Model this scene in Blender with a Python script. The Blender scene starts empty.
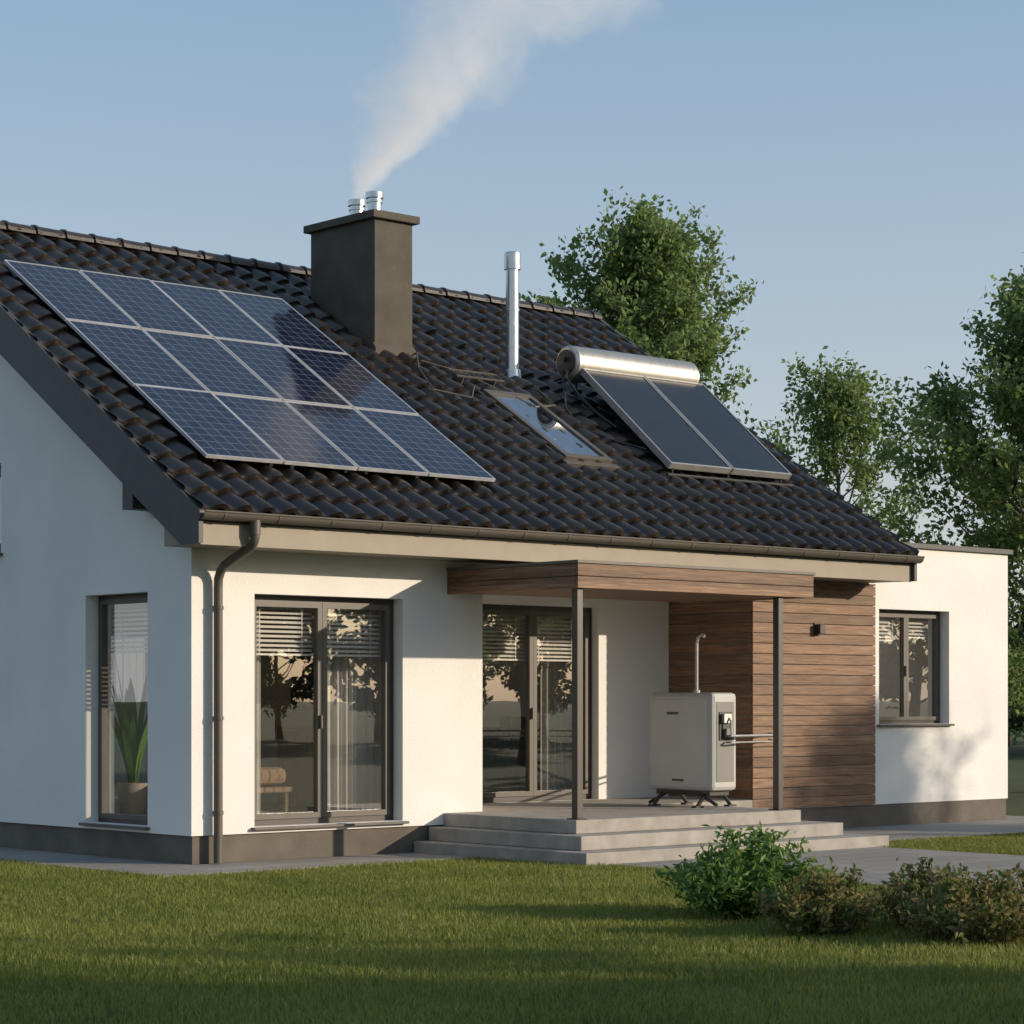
import bpy, math, random
import numpy as np
from mathutils import Vector, Matrix
random.seed(7); np.random.seed(7)
scene=bpy.context.scene
# ---------------------------------------------------------------- materials
def new_mat(name):
    m=bpy.data.materials.new(name); m.use_nodes=True
    nt=m.node_tree; b=nt.nodes['Principled BSDF']; return m,nt,b
def N(nt,t,**k):
    n=nt.nodes.new(t)
    for a,v in k.items(): setattr(n,a,v)
    return n
def math_n(nt,op,a,b=None,clamp=False):
    n=nt.nodes.new('ShaderNodeMath'); n.operation=op; n.use_clamp=clamp
    for i,x in enumerate((a,b)):
        if x is None: continue
        if isinstance(x,(int,float)): n.inputs[i].default_value=x
        else: nt.links.new(x,n.inputs[i])
    return n.outputs[0]
def mixcol(nt,fac,a,b):
    n=nt.nodes.new('ShaderNodeMix'); n.data_type='RGBA'
    for sock,x in ((n.inputs[0],fac),(n.inputs[6],a),(n.inputs[7],b)):
        if isinstance(x,(int,float)): sock.default_value=x
        elif isinstance(x,tuple): sock.default_value=(*x,1)
        else: nt.links.new(x,sock)
    return n.outputs[2]
def surf(name,c1,c2,rough=.7,scale=4,bump=0.0,bscale=80,metal=0,stretch=(1,1,1),bdist=.01,detail=6,rvar=.0,spec=.5):
    m,nt,b=new_mat(name)
    tc=N(nt,'ShaderNodeNewGeometry'); mp=N(nt,'ShaderNodeMapping'); mp.inputs['Scale'].default_value=stretch
    nt.links.new(tc.outputs['Position'],mp.inputs[0])
    n1=N(nt,'ShaderNodeTexNoise'); n1.inputs['Scale'].default_value=scale; n1.inputs['Detail'].default_value=detail
    nt.links.new(mp.outputs[0],n1.inputs['Vector'])
    r=N(nt,'ShaderNodeMapRange'); r.inputs[1].default_value=.3; r.inputs[2].default_value=.7
    nt.links.new(n1.outputs[0],r.inputs[0])
    nt.links.new(mixcol(nt,r.outputs[0],c1,c2),b.inputs['Base Color'])
    b.inputs['Roughness'].default_value=rough; b.inputs['Metallic'].default_value=metal
    b.inputs['Specular IOR Level'].default_value=spec
    if rvar:
        nt.links.new(math_n(nt,'ADD',math_n(nt,'MULTIPLY',r.outputs[0],rvar),rough-rvar/2),b.inputs['Roughness'])
    if bump:
        n2=N(nt,'ShaderNodeTexNoise'); n2.inputs['Scale'].default_value=bscale; n2.inputs['Detail'].default_value=4
        nt.links.new(mp.outputs[0],n2.inputs['Vector'])
        bp=N(nt,'ShaderNodeBump'); bp.inputs['Strength'].default_value=bump; bp.inputs['Distance'].default_value=bdist
        nt.links.new(n2.outputs[0],bp.inputs['Height']); nt.links.new(bp.outputs[0],b.inputs['Normal'])
    return m
M={}
M['stucco']=surf('white_stucco',(.71,.695,.67),(.785,.77,.745),.9,1.1,.55,50,bdist=.008)
M['plinth']=surf('plinth_render',(.10,.088,.072),(.15,.13,.108),.9,3,.6,90,bdist=.008)
M['bronze']=surf('bronze_frame',(.045,.038,.032),(.055,.047,.04),.42,6)
M['taupe']=surf('taupe_frame',(.085,.073,.06),(.10,.088,.073),.5,6)
M['barge']=surf('anthracite_board',(.045,.045,.047),(.06,.06,.06),.55,5)
M['fascia']=surf('beige_fascia',(.25,.215,.165),(.28,.24,.19),.6,4)
M['chim']=surf('chimney_render',(.07,.062,.05),(.10,.09,.073),.9,3,.7,70,bdist=.01)
M['steel']=surf('stainless_steel',(.55,.55,.55),(.68,.68,.68),.3,9,metal=1,rvar=.12)
M['concrete']=surf('concrete',(.26,.24,.215),(.38,.355,.325),.85,5,.35,60,bdist=.004)
M['dark']=surf('black_metal',(.02,.02,.02),(.03,.03,.03),.4,6)
M['hp']=surf('heat_pump_casing',(.43,.425,.41),(.47,.465,.45),.4,3)
M['hpd']=surf('heat_pump_trim',(.16,.155,.15),(.19,.18,.17),.5,3)
M['inwall']=surf('interior_wall',(.74,.64,.52),(.78,.68,.56),.9,2)
M['infloor']=surf('oak_floor',(.36,.24,.14),(.44,.30,.18),.4,3,stretch=(1,12,1))
M['blind']=surf('white_blind',(.82,.80,.76),(.85,.83,.8),.5,3)
M['sofa']=surf('sofa_fabric',(.06,.06,.065),(.10,.10,.10),.95,20,.3,200)
M['cushion']=surf('cushion_fabric',(.5,.32,.19),(.6,.4,.25),.9,20)
M['pot']=surf('pot_ceramic',(.28,.24,.20),(.36,.31,.26),.6,6)
M['bark']=surf('bark',(.07,.055,.04),(.16,.13,.10),.95,6,.8,25,stretch=(1,1,.3),bdist=.02)
M['mullion']=surf('aluminium',(.50,.50,.52),(.60,.60,.62),.4,5,metal=.45)
M['pipes']=surf('galvanised_pipe',(.35,.35,.35),(.45,.45,.44),.45,8,metal=.6)
def wood(name,axis):
    m,nt,b=new_mat(name); g=N(nt,'ShaderNodeNewGeometry'); sx=N(nt,'ShaderNodeSeparateXYZ'); nt.links.new(g.outputs['Position'],sx.inputs[0])
    fl=math_n(nt,'FLOOR',math_n(nt,'DIVIDE',math_n(nt,'SUBTRACT',sx.outputs[2],.31),.122))
    wn=N(nt,'ShaderNodeTexWhiteNoise',noise_dimensions='1D'); nt.links.new(fl,wn.inputs['W'])
    L=sx.outputs[0] if axis=='x' else sx.outputs[1]; D=sx.outputs[1] if axis=='x' else sx.outputs[0]
    cb=N(nt,'ShaderNodeCombineXYZ')
    nt.links.new(math_n(nt,'ADD',math_n(nt,'MULTIPLY',L,1.3),math_n(nt,'MULTIPLY',wn.outputs[0],37.)),cb.inputs[0])
    nt.links.new(math_n(nt,'MULTIPLY',sx.outputs[2],34.),cb.inputs[2]); nt.links.new(math_n(nt,'MULTIPLY',D,20.),cb.inputs[1])
    n=N(nt,'ShaderNodeTexNoise'); n.inputs['Scale'].default_value=1.6; n.inputs['Detail'].default_value=9; n.inputs['Roughness'].default_value=.7; n.inputs['Distortion'].default_value=.6
    nt.links.new(cb.outputs[0],n.inputs['Vector'])
    r=N(nt,'ShaderNodeValToRGB'); nt.links.new(n.outputs[0],r.inputs[0]); e=r.color_ramp.elements
    e[0].position=.32; e[0].color=(.075,.038,.021,1); e[1].position=.70; e[1].color=(.33,.205,.125,1)
    x=e.new(.5); x.color=(.185,.103,.060,1)
    hv=N(nt,'ShaderNodeHueSaturation'); nt.links.new(r.outputs[0],hv.inputs['Color'])
    nt.links.new(math_n(nt,'ADD',math_n(nt,'MULTIPLY',wn.outputs[0],.45),.78),hv.inputs['Value'])
    nt.links.new(hv.outputs[0],b.inputs['Base Color']); b.inputs['Roughness'].default_value=.65
    bp=N(nt,'ShaderNodeBump'); bp.inputs['Strength'].default_value=.5; bp.inputs['Distance'].default_value=.005
    nt.links.new(n.outputs[0],bp.inputs['Height']); nt.links.new(bp.outputs[0],b.inputs['Normal'])
    return m
M['woodx']=wood('wood_cladding_x','x'); M['woody']=wood('wood_cladding_y','y')
def tile_mat():
    m,nt,b=new_mat('roof_tile_glazed'); g=N(nt,'ShaderNodeNewGeometry'); sx=N(nt,'ShaderNodeSeparateXYZ'); nt.links.new(g.outputs['Position'],sx.inputs[0])
    cb=N(nt,'ShaderNodeCombineXYZ')
    nt.links.new(math_n(nt,'FLOOR',math_n(nt,'DIVIDE',sx.outputs[0],.27)),cb.inputs[0])
    nt.links.new(math_n(nt,'FLOOR',math_n(nt,'DIVIDE',math_n(nt,'ADD',sx.outputs[1],.68),.292)),cb.inputs[1])
    wn=N(nt,'ShaderNodeTexWhiteNoise'); nt.links.new(cb.outputs[0],wn.inputs['Vector'])
    n=N(nt,'ShaderNodeTexNoise'); n.inputs['Scale'].default_value=3; n.inputs['Detail'].default_value=8; nt.links.new(g.outputs['Position'],n.inputs['Vector'])
    f=math_n(nt,'ADD',math_n(nt,'MULTIPLY',wn.outputs[0],.6),math_n(nt,'MULTIPLY',n.outputs[0],.5))
    nt.links.new(mixcol(nt,f,(.012,.0095,.008),(.052,.039,.031)),b.inputs['Base Color'])
    nt.links.new(math_n(nt,'ADD',math_n(nt,'MULTIPLY',n.outputs[0],.3),.20),b.inputs['Roughness']); b.inputs['Specular IOR Level'].default_value=.5
    n2=N(nt,'ShaderNodeTexNoise'); n2.inputs['Scale'].default_value=60; nt.links.new(g.outputs['Position'],n2.inputs['Vector'])
    bp=N(nt,'ShaderNodeBump'); bp.inputs['Strength'].default_value=.25; bp.inputs['Distance'].default_value=.004
    nt.links.new(n2.outputs[0],bp.inputs['Height']); nt.links.new(bp.outputs[0],b.inputs['Normal'])
    return m
M['tile']=tile_mat()
def glass_mat(name,base,tint):
    m=bpy.data.materials.new(name); m.use_nodes=True; nt=m.node_tree; nt.nodes.clear()
    o=N(nt,'ShaderNodeOutputMaterial'); mx=N(nt,'ShaderNodeMixShader'); t=N(nt,'ShaderNodeBsdfTransparent'); t.inputs[0].default_value=(*tint,1)
    gl=N(nt,'ShaderNodeBsdfGlossy'); gl.inputs['Roughness'].default_value=.005; gl.inputs[0].default_value=(.95,.97,1,1)
    lw=N(nt,'ShaderNodeLayerWeight'); p=math_n(nt,'POWER',lw.outputs['Facing'],3.0)
    g=N(nt,'ShaderNodeNewGeometry'); n=N(nt,'ShaderNodeTexNoise'); n.inputs['Scale'].default_value=1.2; n.inputs['Detail'].default_value=1
    nt.links.new(g.outputs['Position'],n.inputs['Vector']); bp=N(nt,'ShaderNodeBump'); bp.inputs['Strength'].default_value=.08; bp.inputs['Distance'].default_value=.01
    nt.links.new(n.outputs[0],bp.inputs['Height']); nt.links.new(bp.outputs[0],gl.inputs['Normal'])
    f=math_n(nt,'ADD',math_n(nt,'MULTIPLY',p,.8),base,True)
    nt.links.new(f,mx.inputs[0]); nt.links.new(t.outputs[0],mx.inputs[1]); nt.links.new(gl.outputs[0],mx.inputs[2]); nt.links.new(mx.outputs[0],o.inputs[0])
    return m
M['glass']=glass_mat('window_glass',.20,(.95,.95,.93))
def sheer():
    m=bpy.data.materials.new('sheer_curtain'); m.use_nodes=True; nt=m.node_tree; nt.nodes.clear()
    o=N(nt,'ShaderNodeOutputMaterial'); a=N(nt,'ShaderNodeBsdfTransparent'); d=N(nt,'ShaderNodeBsdfDiffuse'); t=N(nt,'ShaderNodeBsdfTranslucent')
    d.inputs[0].default_value=(.85,.83,.8,1); t.inputs[0].default_value=(.85,.83,.8,1)
    m1=N(nt,'ShaderNodeMixShader'); m1.inputs[0].default_value=.4; nt.links.new(d.outputs[0],m1.inputs[1]); nt.links.new(t.outputs[0],m1.inputs[2])
    m2=N(nt,'ShaderNodeMixShader'); m2.inputs[0].default_value=.6; nt.links.new(a.outputs[0],m2.inputs[1]); nt.links.new(m1.outputs[0],m2.inputs[2]); nt.links.new(m2.outputs[0],o.inputs[0])
    return m
M['sheer']=sheer()
def leaf_mat(name,c1,c2,trans=.4,scale=1.2):
    m=bpy.data.materials.new(name); m.use_nodes=True; nt=m.node_tree; nt.nodes.clear()
    o=N(nt,'ShaderNodeOutputMaterial'); d=N(nt,'ShaderNodeBsdfPrincipled'); t=N(nt,'ShaderNodeBsdfTranslucent'); d.inputs['Roughness'].default_value=.5; d.inputs['Specular IOR Level'].default_value=.3
    g=N(nt,'ShaderNodeNewGeometry'); n=N(nt,'ShaderNodeTexNoise'); n.inputs['Scale'].default_value=scale; n.inputs['Detail'].default_value=4; nt.links.new(g.outputs['Position'],n.inputs['Vector'])
    f=math_n(nt,'ADD',math_n(nt,'MULTIPLY',math_n(nt,'SUBTRACT',n.outputs[0],.5),1.6),math_n(nt,'MULTIPLY',g.outputs['Random Per Island'],1.0),True)
    c=mixcol(nt,f,c1,c2); nt.links.new(c,d.inputs['Base Color'])
    c3=mixcol(nt,f,tuple(min(1,x*1.3) for x in c1),tuple(min(1,x*1.4) for x in c2)); nt.links.new(c3,t.inputs[0])
    mx=N(nt,'ShaderNodeMixShader'); mx.inputs[0].default_value=trans; nt.links.new(d.outputs[0],mx.inputs[1]); nt.links.new(t.outputs[0],mx.inputs[2]); nt.links.new(mx.outputs[0],o.inputs[0])
    return m
M['leaf']=leaf_mat('tree_leaf',(.10,.16,.045),(.21,.28,.10),.5)
M['leafd']=leaf_mat('dark_leaf',(.03,.05,.014),(.08,.11,.03),.3)
M['bush']=leaf_mat('shrub_leaf',(.06,.14,.03),(.17,.26,.06),.4,5)
M['bushr']=leaf_mat('shrub_leaf_brown',(.07,.13,.03),(.26,.19,.075),.4,6)
M['plant']=leaf_mat('houseplant_leaf',(.06,.16,.035),(.13,.26,.06),.35,3)
M['grass']=leaf_mat('grass_blade',(.11,.15,.026),(.27,.28,.07),.4,.6)
def ground_mat():
    m,nt,b=new_mat('lawn_soil'); g=N(nt,'ShaderNodeNewGeometry')
    n=N(nt,'ShaderNodeTexNoise'); n.inputs['Scale'].default_value=.6; n.inputs['Detail'].default_value=8; nt.links.new(g.outputs['Position'],n.inputs['Vector'])
    n2=N(nt,'ShaderNodeTexNoise'); n2.inputs['Scale'].default_value=45; n2.inputs['Detail'].default_value=3; nt.links.new(g.outputs['Position'],n2.inputs['Vector'])
    f=math_n(nt,'ADD',math_n(nt,'MULTIPLY',n.outputs[0],.6),math_n(nt,'MULTIPLY',n2.outputs[0],.5))
    nt.links.new(mixcol(nt,f,(.03,.04,.010),(.09,.10,.028)),b.inputs['Base Color']); b.inputs['Roughness'].default_value=.95
    bp=N(nt,'ShaderNodeBump'); bp.inputs['Strength'].default_value=.8; bp.inputs['Distance'].default_value=.03
    nt.links.new(n2.outputs[0],bp.inputs['Height']); nt.links.new(bp.outputs[0],b.inputs['Normal']); return m
M['ground']=ground_mat()
def paver(name,sx_,sy_):
    m,nt,b=new_mat(name); g=N(nt,'ShaderNodeNewGeometry'); br=N(nt,'ShaderNodeTexBrick')
    nt.links.new(g.outputs['Position'],br.inputs['Vector']); br.inputs['Scale'].default_value=1; br.inputs['Brick Width'].default_value=sx_; br.inputs['Row Height'].default_value=sy_
    br.inputs['Mortar Size'].default_value=.008; br.inputs['Mortar Smooth'].default_value=.2
    br.inputs['Color1'].default_value=(.25,.235,.22,1); br.inputs['Color2'].default_value=(.33,.31,.29,1); br.inputs['Mortar'].default_value=(.07,.065,.055,1)
    n=N(nt,'ShaderNodeTexNoise'); n.inputs['Scale'].default_value=7; n.inputs['Detail'].default_value=8; nt.links.new(g.outputs['Position'],n.inputs['Vector'])
    nt.links.new(mixcol(nt,math_n(nt,'MULTIPLY',n.outputs[0],.6),br.outputs[0],(.19,.18,.16)),b.inputs['Base Color']); b.inputs['Roughness'].default_value=.85
    bp=N(nt,'ShaderNodeBump'); bp.inputs['Strength'].default_value=.5; bp.inputs['Distance'].default_value=.006; bp.invert=True
    nt.links.new(br.outputs['Fac'],bp.inputs['Height']); nt.links.new(bp.outputs[0],b.inputs['Normal']); return m
M['paver']=paver('stone_paver',.8,.4)
PW,PH=.905,1.48
def pv_mat():
    m,nt,b=new_mat('photovoltaic_cells'); tc=N(nt,'ShaderNodeTexCoord'); s=N(nt,'ShaderNodeSeparateXYZ'); nt.links.new(tc.outputs['Object'],s.inputs[0])
    X=math_n(nt,'SUBTRACT',s.outputs[0],.020); Y=math_n(nt,'SUBTRACT',s.outputs[1],.020); cxs=(PW-.040)/6; cys=(PH-.040)/10
    def line(out,per,w,off=0):
        f=math_n(nt,'FRACT',math_n(nt,'ADD',math_n(nt,'DIVIDE',out,per),off)); a=math_n(nt,'ABSOLUTE',math_n(nt,'SUBTRACT',f,.5))
        return math_n(nt,'GREATER_THAN',a,.5-w)
    big=math_n(nt,'MAXIMUM',line(X,cxs,.020),line(Y,cys,.020))
    bus=math_n(nt,'MULTIPLY',line(X,cxs/3,.025,.5),.2)
    wn=N(nt,'ShaderNodeTexWhiteNoise'); cb=N(nt,'ShaderNodeCombineXYZ'); nt.links.new(math_n(nt,'FLOOR',math_n(nt,'DIVIDE',X,cxs)),cb.inputs[0]); nt.links.new(math_n(nt,'FLOOR',math_n(nt,'DIVIDE',Y,cys)),cb.inputs[1]); nt.links.new(cb.outputs[0],wn.inputs['Vector'])
    c=mixcol(nt,wn.outputs[0],(.005,.008,.024),(.011,.017,.045))
    c=mixcol(nt,bus,c,(.10,.12,.16)); c=mixcol(nt,math_n(nt,'MULTIPLY',big,.75),c,(.22,.25,.30))
    nt.links.new(c,b.inputs['Base Color']); b.inputs['Roughness'].default_value=.09; b.inputs['Specular IOR Level'].default_value=.36
    return m
M['pv']=pv_mat()
M['absorber']=surf('collector_absorber',(.010,.011,.015),(.015,.016,.021),.16,2,spec=.4)

class MB:
    def __init__(s,T=None): s.v=[];s.f=[];s.m=[];s.T=T
    def add(s,pts,faces,mi=0):
        b=len(s.v)
        for p in pts: s.v.append(tuple(s.T(*p)) if s.T else tuple(p))
        for f in faces: s.f.append(tuple(b+i for i in f)); s.m.append(mi)
    def box(s,x0,x1,y0,y1,z0,z1,mi=0):
        p=[(x0,y0,z0),(x1,y0,z0),(x1,y1,z0),(x0,y1,z0),(x0,y0,z1),(x1,y0,z1),(x1,y1,z1),(x0,y1,z1)]
        s.add(p,[(0,3,2,1),(4,5,6,7),(0,1,5,4),(1,2,6,5),(2,3,7,6),(3,0,4,7)],mi)
    def prism(s,x0,x1,prof,mi=0):
        n=len(prof); p=[(x0,y,z) for y,z in prof]+[(x1,y,z) for y,z in prof]
        s.add(p,[tuple(range(n)),tuple(range(2*n-1,n-1,-1))]+[(i,(i+1)%n,n+(i+1)%n,n+i) for i in range(n)],mi)
    def tube(s,pts,rad,n=12,mi=0,cap=True):
        pts=[Vector(p) for p in pts]
        if isinstance(rad,(int,float)): rad=[rad]*len(pts)
        vs=[];fs=[]
        up=None
        for i,p in enumerate(pts):
            d=(pts[min(i+1,len(pts)-1)]-pts[max(i-1,0)]).normalized()
            if up is None: up=d.orthogonal().normalized()
            else:
                up=(up-d*up.dot(d)); up=up.normalized() if up.length>1e-6 else d.orthogonal().normalized()
            w=d.cross(up)
            for k in range(n):
                a=2*math.pi*k/n; vs.append(p+(up*math.cos(a)+w*math.sin(a))*rad[i])
        for i in range(len(pts)-1):
            for k in range(n): fs.append((i*n+k,i*n+(k+1)%n,(i+1)*n+(k+1)%n,(i+1)*n+k))
        if cap: fs.append(tuple(range(n-1,-1,-1))); fs.append(tuple((len(pts)-1)*n+k for k in range(n)))
        s.add([tuple(v) for v in vs],fs,mi)
    def build(s,name,mats,parent=None,smooth=False,bevel=0,recalc=False):
        me=bpy.data.meshes.new(name); me.from_pydata(s.v,[],s.f)
        for m in mats: me.materials.append(M[m] if isinstance(m,str) else m)
        me.polygons.foreach_set('material_index',s.m)
        if smooth: me.polygons.foreach_set('use_smooth',[True]*len(s.f))
        me.update(); ob=bpy.data.objects.new(name,me); scene.collection.objects.link(ob)
        if parent: ob.parent=parent
        if bevel:
            b=ob.modifiers.new('bevel','BEVEL'); b.width=bevel; b.segments=2; b.limit_method='ANGLE'
        if smooth and recalc:
            e=ob.modifiers.new('es','EDGE_SPLIT'); e.split_angle=math.radians(40)
        return ob
def empty(name,loc=(0,0,0)):
    e=bpy.data.objects.new(name,None); scene.collection.objects.link(e); e.location=loc; return e
XL,XR=-.34,10.07
YE,ZE=-.65,3.33; TAN=.63; YR=4.94; ZR=ZE+TAN*(YR-YE); TH=math.atan(TAN); CT,ST=math.cos(TH),math.sin(TH)
def roofz(y): return ZE+TAN*((y if y<YR else 2*YR-y)-YE)
YB=9.88; FL=.42
house=empty('modern_house')
def wall_x(mb,x0,x1,y0,y1,z0,z1,ops,mi=0):
    xs=sorted({x0,x1,*[o[0] for o in ops],*[o[1] for o in ops]})
    for a,b in zip(xs,xs[1:]):
        z=z0
        for o in sorted([o for o in ops if o[0]<=a+1e-6 and o[1]>=b-1e-6],key=lambda o:o[2]):
            if o[2]>z: mb.box(a,b,y0,y1,z,o[2],mi)
            z=o[3]
        if z<z1: mb.box(a,b,y0,y1,z,z1,mi)
W1=(.73,2.58,.36,2.62); DR=(4.78,6.68,FL,2.68); AW=(10.22,11.62,1.29,2.72)
G1=(.75,1.88,.36,2.64); G2=(3.56,4.9,3.15,4.1)
BW=[(.9,3.0,.45,2.6),(4.2,7.6,.45,2.6),(8.6,9.6,.9,2.6)]  # unseen back wall openings, added so sky light brightens the rooms
w=MB()
wall_x(w,0,3.66,0,.3,.3,3.55,[W1])
w.box(3.66,7.86,0,.3,3.06,3.55)
w.box(3.36,3.66,.3,1.67,.3,2.97)
wall_x(w,3.66,7.86,1.37,1.67,.3,2.97,[DR])
w.box(7.89,10.1,.03,.3,.3,3.55)
w.box(7.89,8.19,.3,1.67,.3,2.97)
wall_x(w,0.3,9.8,YB-.3,YB,.3,3.55,BW)
w.box(3.66,7.86,0,1.37,2.97,3.06)
for gx0,gx1,ops,e0,e1 in ((0,.3,[G1,G2],.3,YB),(9.8,10.1,[],.3,YB)):
    ys=sorted({e0,YR,e1,*[o[0] for o in ops],*[o[1] for o in ops]})
    for a,b in zip(ys,ys[1:]):
        z=.3
        for o in sorted([o for o in ops if o[0]<=a+1e-6 and o[1]>=b-1e-6],key=lambda o:o[2]):
            w.box(gx0,gx1,a,b,z,o[2]); z=o[3]
        w.prism(gx0,gx1,[(a,z),(b,z),(b,roofz(b)-.13),(a,roofz(a)-.13)])
w.build('walls',['stucco'],house)
a=MB()
wall_x(a,10.1,12.86,.045,.3,.3,3.5,[AW]); a.box(12.56,12.86,.3,6,.3,3.5); a.box(10.1,12.56,5.7,6,.3,3.5)
a.box(10.1,12.56,.3,2.0,3.2,3.4); a.box(10.1,12.56,4.6,5.7,3.2,3.4)
a.build('annex_walls',['stucco'],house)
a=MB(); a.box(10.08,12.91,-.005,.34,3.5,3.56); a.box(12.52,12.91,.34,6.05,3.5,3.56); a.box(10.08,12.52,5.66,6.05,3.5,3.56); a.build('annex_parapet_cap',['barge'],house)
p=MB(); p.box(.03,3.64,.03,.29,0,.3); p.box(.03,.29,.29,YB-.3,0,.3); p.box(.29,10,YB-.29,YB-.03,0,.299); p.box(3.64,12.83,.05,.29,0,.299); p.box(12.5,12.83,.29,6,0,.298)
p.build('plinth',['plinth'],house)
WELL=[(.9,3.2),(4.2,7.8)]; WY0,WY1=5.3,8.9  # unseen light wells through ceiling and rear roof, added to brighten the interiors
i=MB()
i.box(.3,9.8,1.67,YB-.3,.30,.41,1); i.box(.3,3.36,.3,1.67,.30,.41,1); i.box(8.19,12.5,.3,1.67,.30,.41,1); i.box(9.8,12.5,1.67,5.7,.3,.41,1)
i.box(.3,9.8,1.67,WY0,2.86,2.92,0); i.box(.3,9.8,WY1,YB-.3,2.86,2.92,0)
for xa,xb in ((.3,.9),(3.2,4.2),(7.8,9.8)): i.box(xa,xb,WY0,WY1,2.86,2.92,0)
for xa,xb in WELL:
    for xw in (xa-.04,xb): i.prism(xw,xw+.04,[(WY0,2.92),(WY1,2.92),(WY1,roofz(WY1)-.13),(WY0,roofz(WY0)-.13)],0)
    i.box(xa,xb,WY0-.04,WY0,2.92,roofz(WY0)-.16,0); i.box(xa,xb,WY1,WY1+.04,2.92,roofz(WY1)-.16,0)
i.box(.3,3.36,.3,1.67,2.86,2.92,0); i.box(8.19,9.8,.3,1.67,2.86,2.92,0); i.box(10.1,12.5,.3,2.0,2.86,2.92,0)
i.box(3.5,3.6,1.67,4.2,.41,2.86,0); i.box(8.3,8.4,1.67,6.0,.41,2.86,0)
i.build('interior_rooms',['inwall','infloor'],house)
s=MB(); s.box(3.66,7.86,0.0,1.37,.2,FL); s.box(3.12,6.42,-2.0,-.002,.285,FL); s.box(2.92,6.78,-2.28,-.002,.145,.283); s.box(2.72,7.2,-2.56,-.002,0.0,.143)
s.build('porch_steps',['concrete'],house,bevel=.008)
c=MB(); z=.31
while z<3.0:
    z1=min(z+.114,3.02)
    c.box(7.862,10.1,0,.028,z,z1,0); z+=.122
c.build('wood_cladding_front',['woodx'],house,bevel=.004)
c=MB(); z=.432
while z<2.95:
    z1=min(z+.114,2.965); c.box(7.86,7.888,.03,1.368,z,z1,0); z+=.122
c.build('wood_cladding_side',['woody'],house,bevel=.004)
def window(name,T,u0,u1,z0,z1,leaves,off,sill=True,blind=.5,fw=.06,sw=.055):
    mb=MB(T)
    d0,d1=off,off+.08
    mb.box(u0,u0+fw,d0,d1,z0,z1); mb.box(u1-fw,u1,d0,d1,z0,z1); mb.box(u0+fw,u1-fw,d0,d1,z1-fw,z1); mb.box(u0+fw,u1-fw,d0,d1,z0,z0+fw)
    iu0,iu1,iz0,iz1=u0+fw,u1-fw,z0+fw,z1-fw
    ed=[iu0+(iu1-iu0)*k/leaves for k in range(leaves+1)]
    for k in range(leaves):
        a,b=ed[k]+.002,ed[k+1]-.002; e0,e1=d0-.018,d0+.05
        mb.box(a,a+sw,e0,e1,iz0,iz1,1); mb.box(b-sw,b,e0,e1,iz0,iz1,1); mb.box(a+sw,b-sw,e0,e1,iz1-sw,iz1,1); mb.box(a+sw,b-sw,e0,e1,iz0,iz0+sw,1)
        g=(a+sw,b-sw,iz0+sw,iz1-sw)
        mb.add([(g[0],d0+.02,g[2]),(g[1],d0+.02,g[2]),(g[1],d0+.02,g[3]),(g[0],d0+.02,g[3])],[(0,1,2,3)],2)
        if blind:
            zz=iz1-.05; bl=blind*(1 if k%2==0 else .93)
            while zz>iz1-bl:
                mb.add([(a+.03,d1+.02,zz-.026),(b-.03,d1+.02,zz-.026),(b-.03,d1+.05,zz),(a+.03,d1+.05,zz)],[(0,1,2,3)],3); zz-=.046
            mb.box(a+.03,b-.03,d1+.015,d1+.055,zz-.02,zz,3)
            for q in (.2,.8):
                uu=a+(b-a)*q; mb.box(uu-.004,uu+.004,d1+.01,d1+.014,zz,iz1,3)
    hx=ed[leaves//2]; mb.box(hx-.035,hx-.02,d0-.05,d0-.018,z0+(z1-z0)*.42,z0+(z1-z0)*.42+.13,1)
    ob=mb.build(name,['bronze','taupe','glass','blind'],house)
    if sill:
        sb=MB(T); sb.box(u0-.04,u1+.04,-.06,off,z0-.03,z0-.003); sb.build(name+'_sill',['taupe'],house,bevel=.004)
TF=lambda u,d,z:(u,d,z); TG=lambda u,d,z:(d,u,z)
window('patio_window',TF,*W1,2,.15)
window('terrace_door',lambda u,d,z:(u,d+1.37,z),DR[0],DR[1],DR[2]+.003,DR[3],2,.12,sill=False,blind=.55)
window('annex_window',lambda u,d,z:(u,d+.045,z),*AW,2,.15,blind=.3,fw=.045,sw=.045)
window('gable_window',TG,*G1,1,.15,fw=.045,sw=.045)
window('attic_window',TG,*G2,1,.15,blind=0)
for bi,b_ in enumerate(BW):
    window('added_rear_window',lambda u,d,z:(u,YB-d,z),b_[0],b_[1],b_[2],b_[3],2,.12,blind=0,sill=False)
def curtain(u0,u1,y,z0,z1,name):
    mb=MB(); n=int((u1-u0)*90); vs=[];
    for k in range(n+1):
        u=u0+(u1-u0)*k/n; d=y+.03*math.sin(k*.62)+.012*math.sin(k*1.7+1)
        vs+=[(u,d,z0),(u+.01*math.sin(k),d,z1)]
    mb.add(vs,[(2*k,2*k+2,2*k+3,2*k+1) for k in range(n)]); mb.build(name,['sheer'],house,smooth=True)
curtain(.62,1.12,.42,.45,2.8,'sheer_curtain_a'); curtain(1.85,2.85,.42,.45,2.8,'sheer_curtain_b'); curtain(6.2,6.9,1.85,.45,2.8,'sheer_curtain_c'); curtain(4.6,4.95,1.85,.45,2.8,'sheer_curtain_d')
curtain(.6,3.3,YB-.45,.45,2.8,'rear_curtain_a'); curtain(3.9,7.9,YB-.45,.45,2.8,'rear_curtain_b')
def rp(x,b,n): return (x,YE+b*CT-n*ST,ZE+b*ST+n*CT)
LS=(YR-YE)/CT
t=MB(); per=.27; nw=int((XR-XL)/per*12); course=.345
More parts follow.
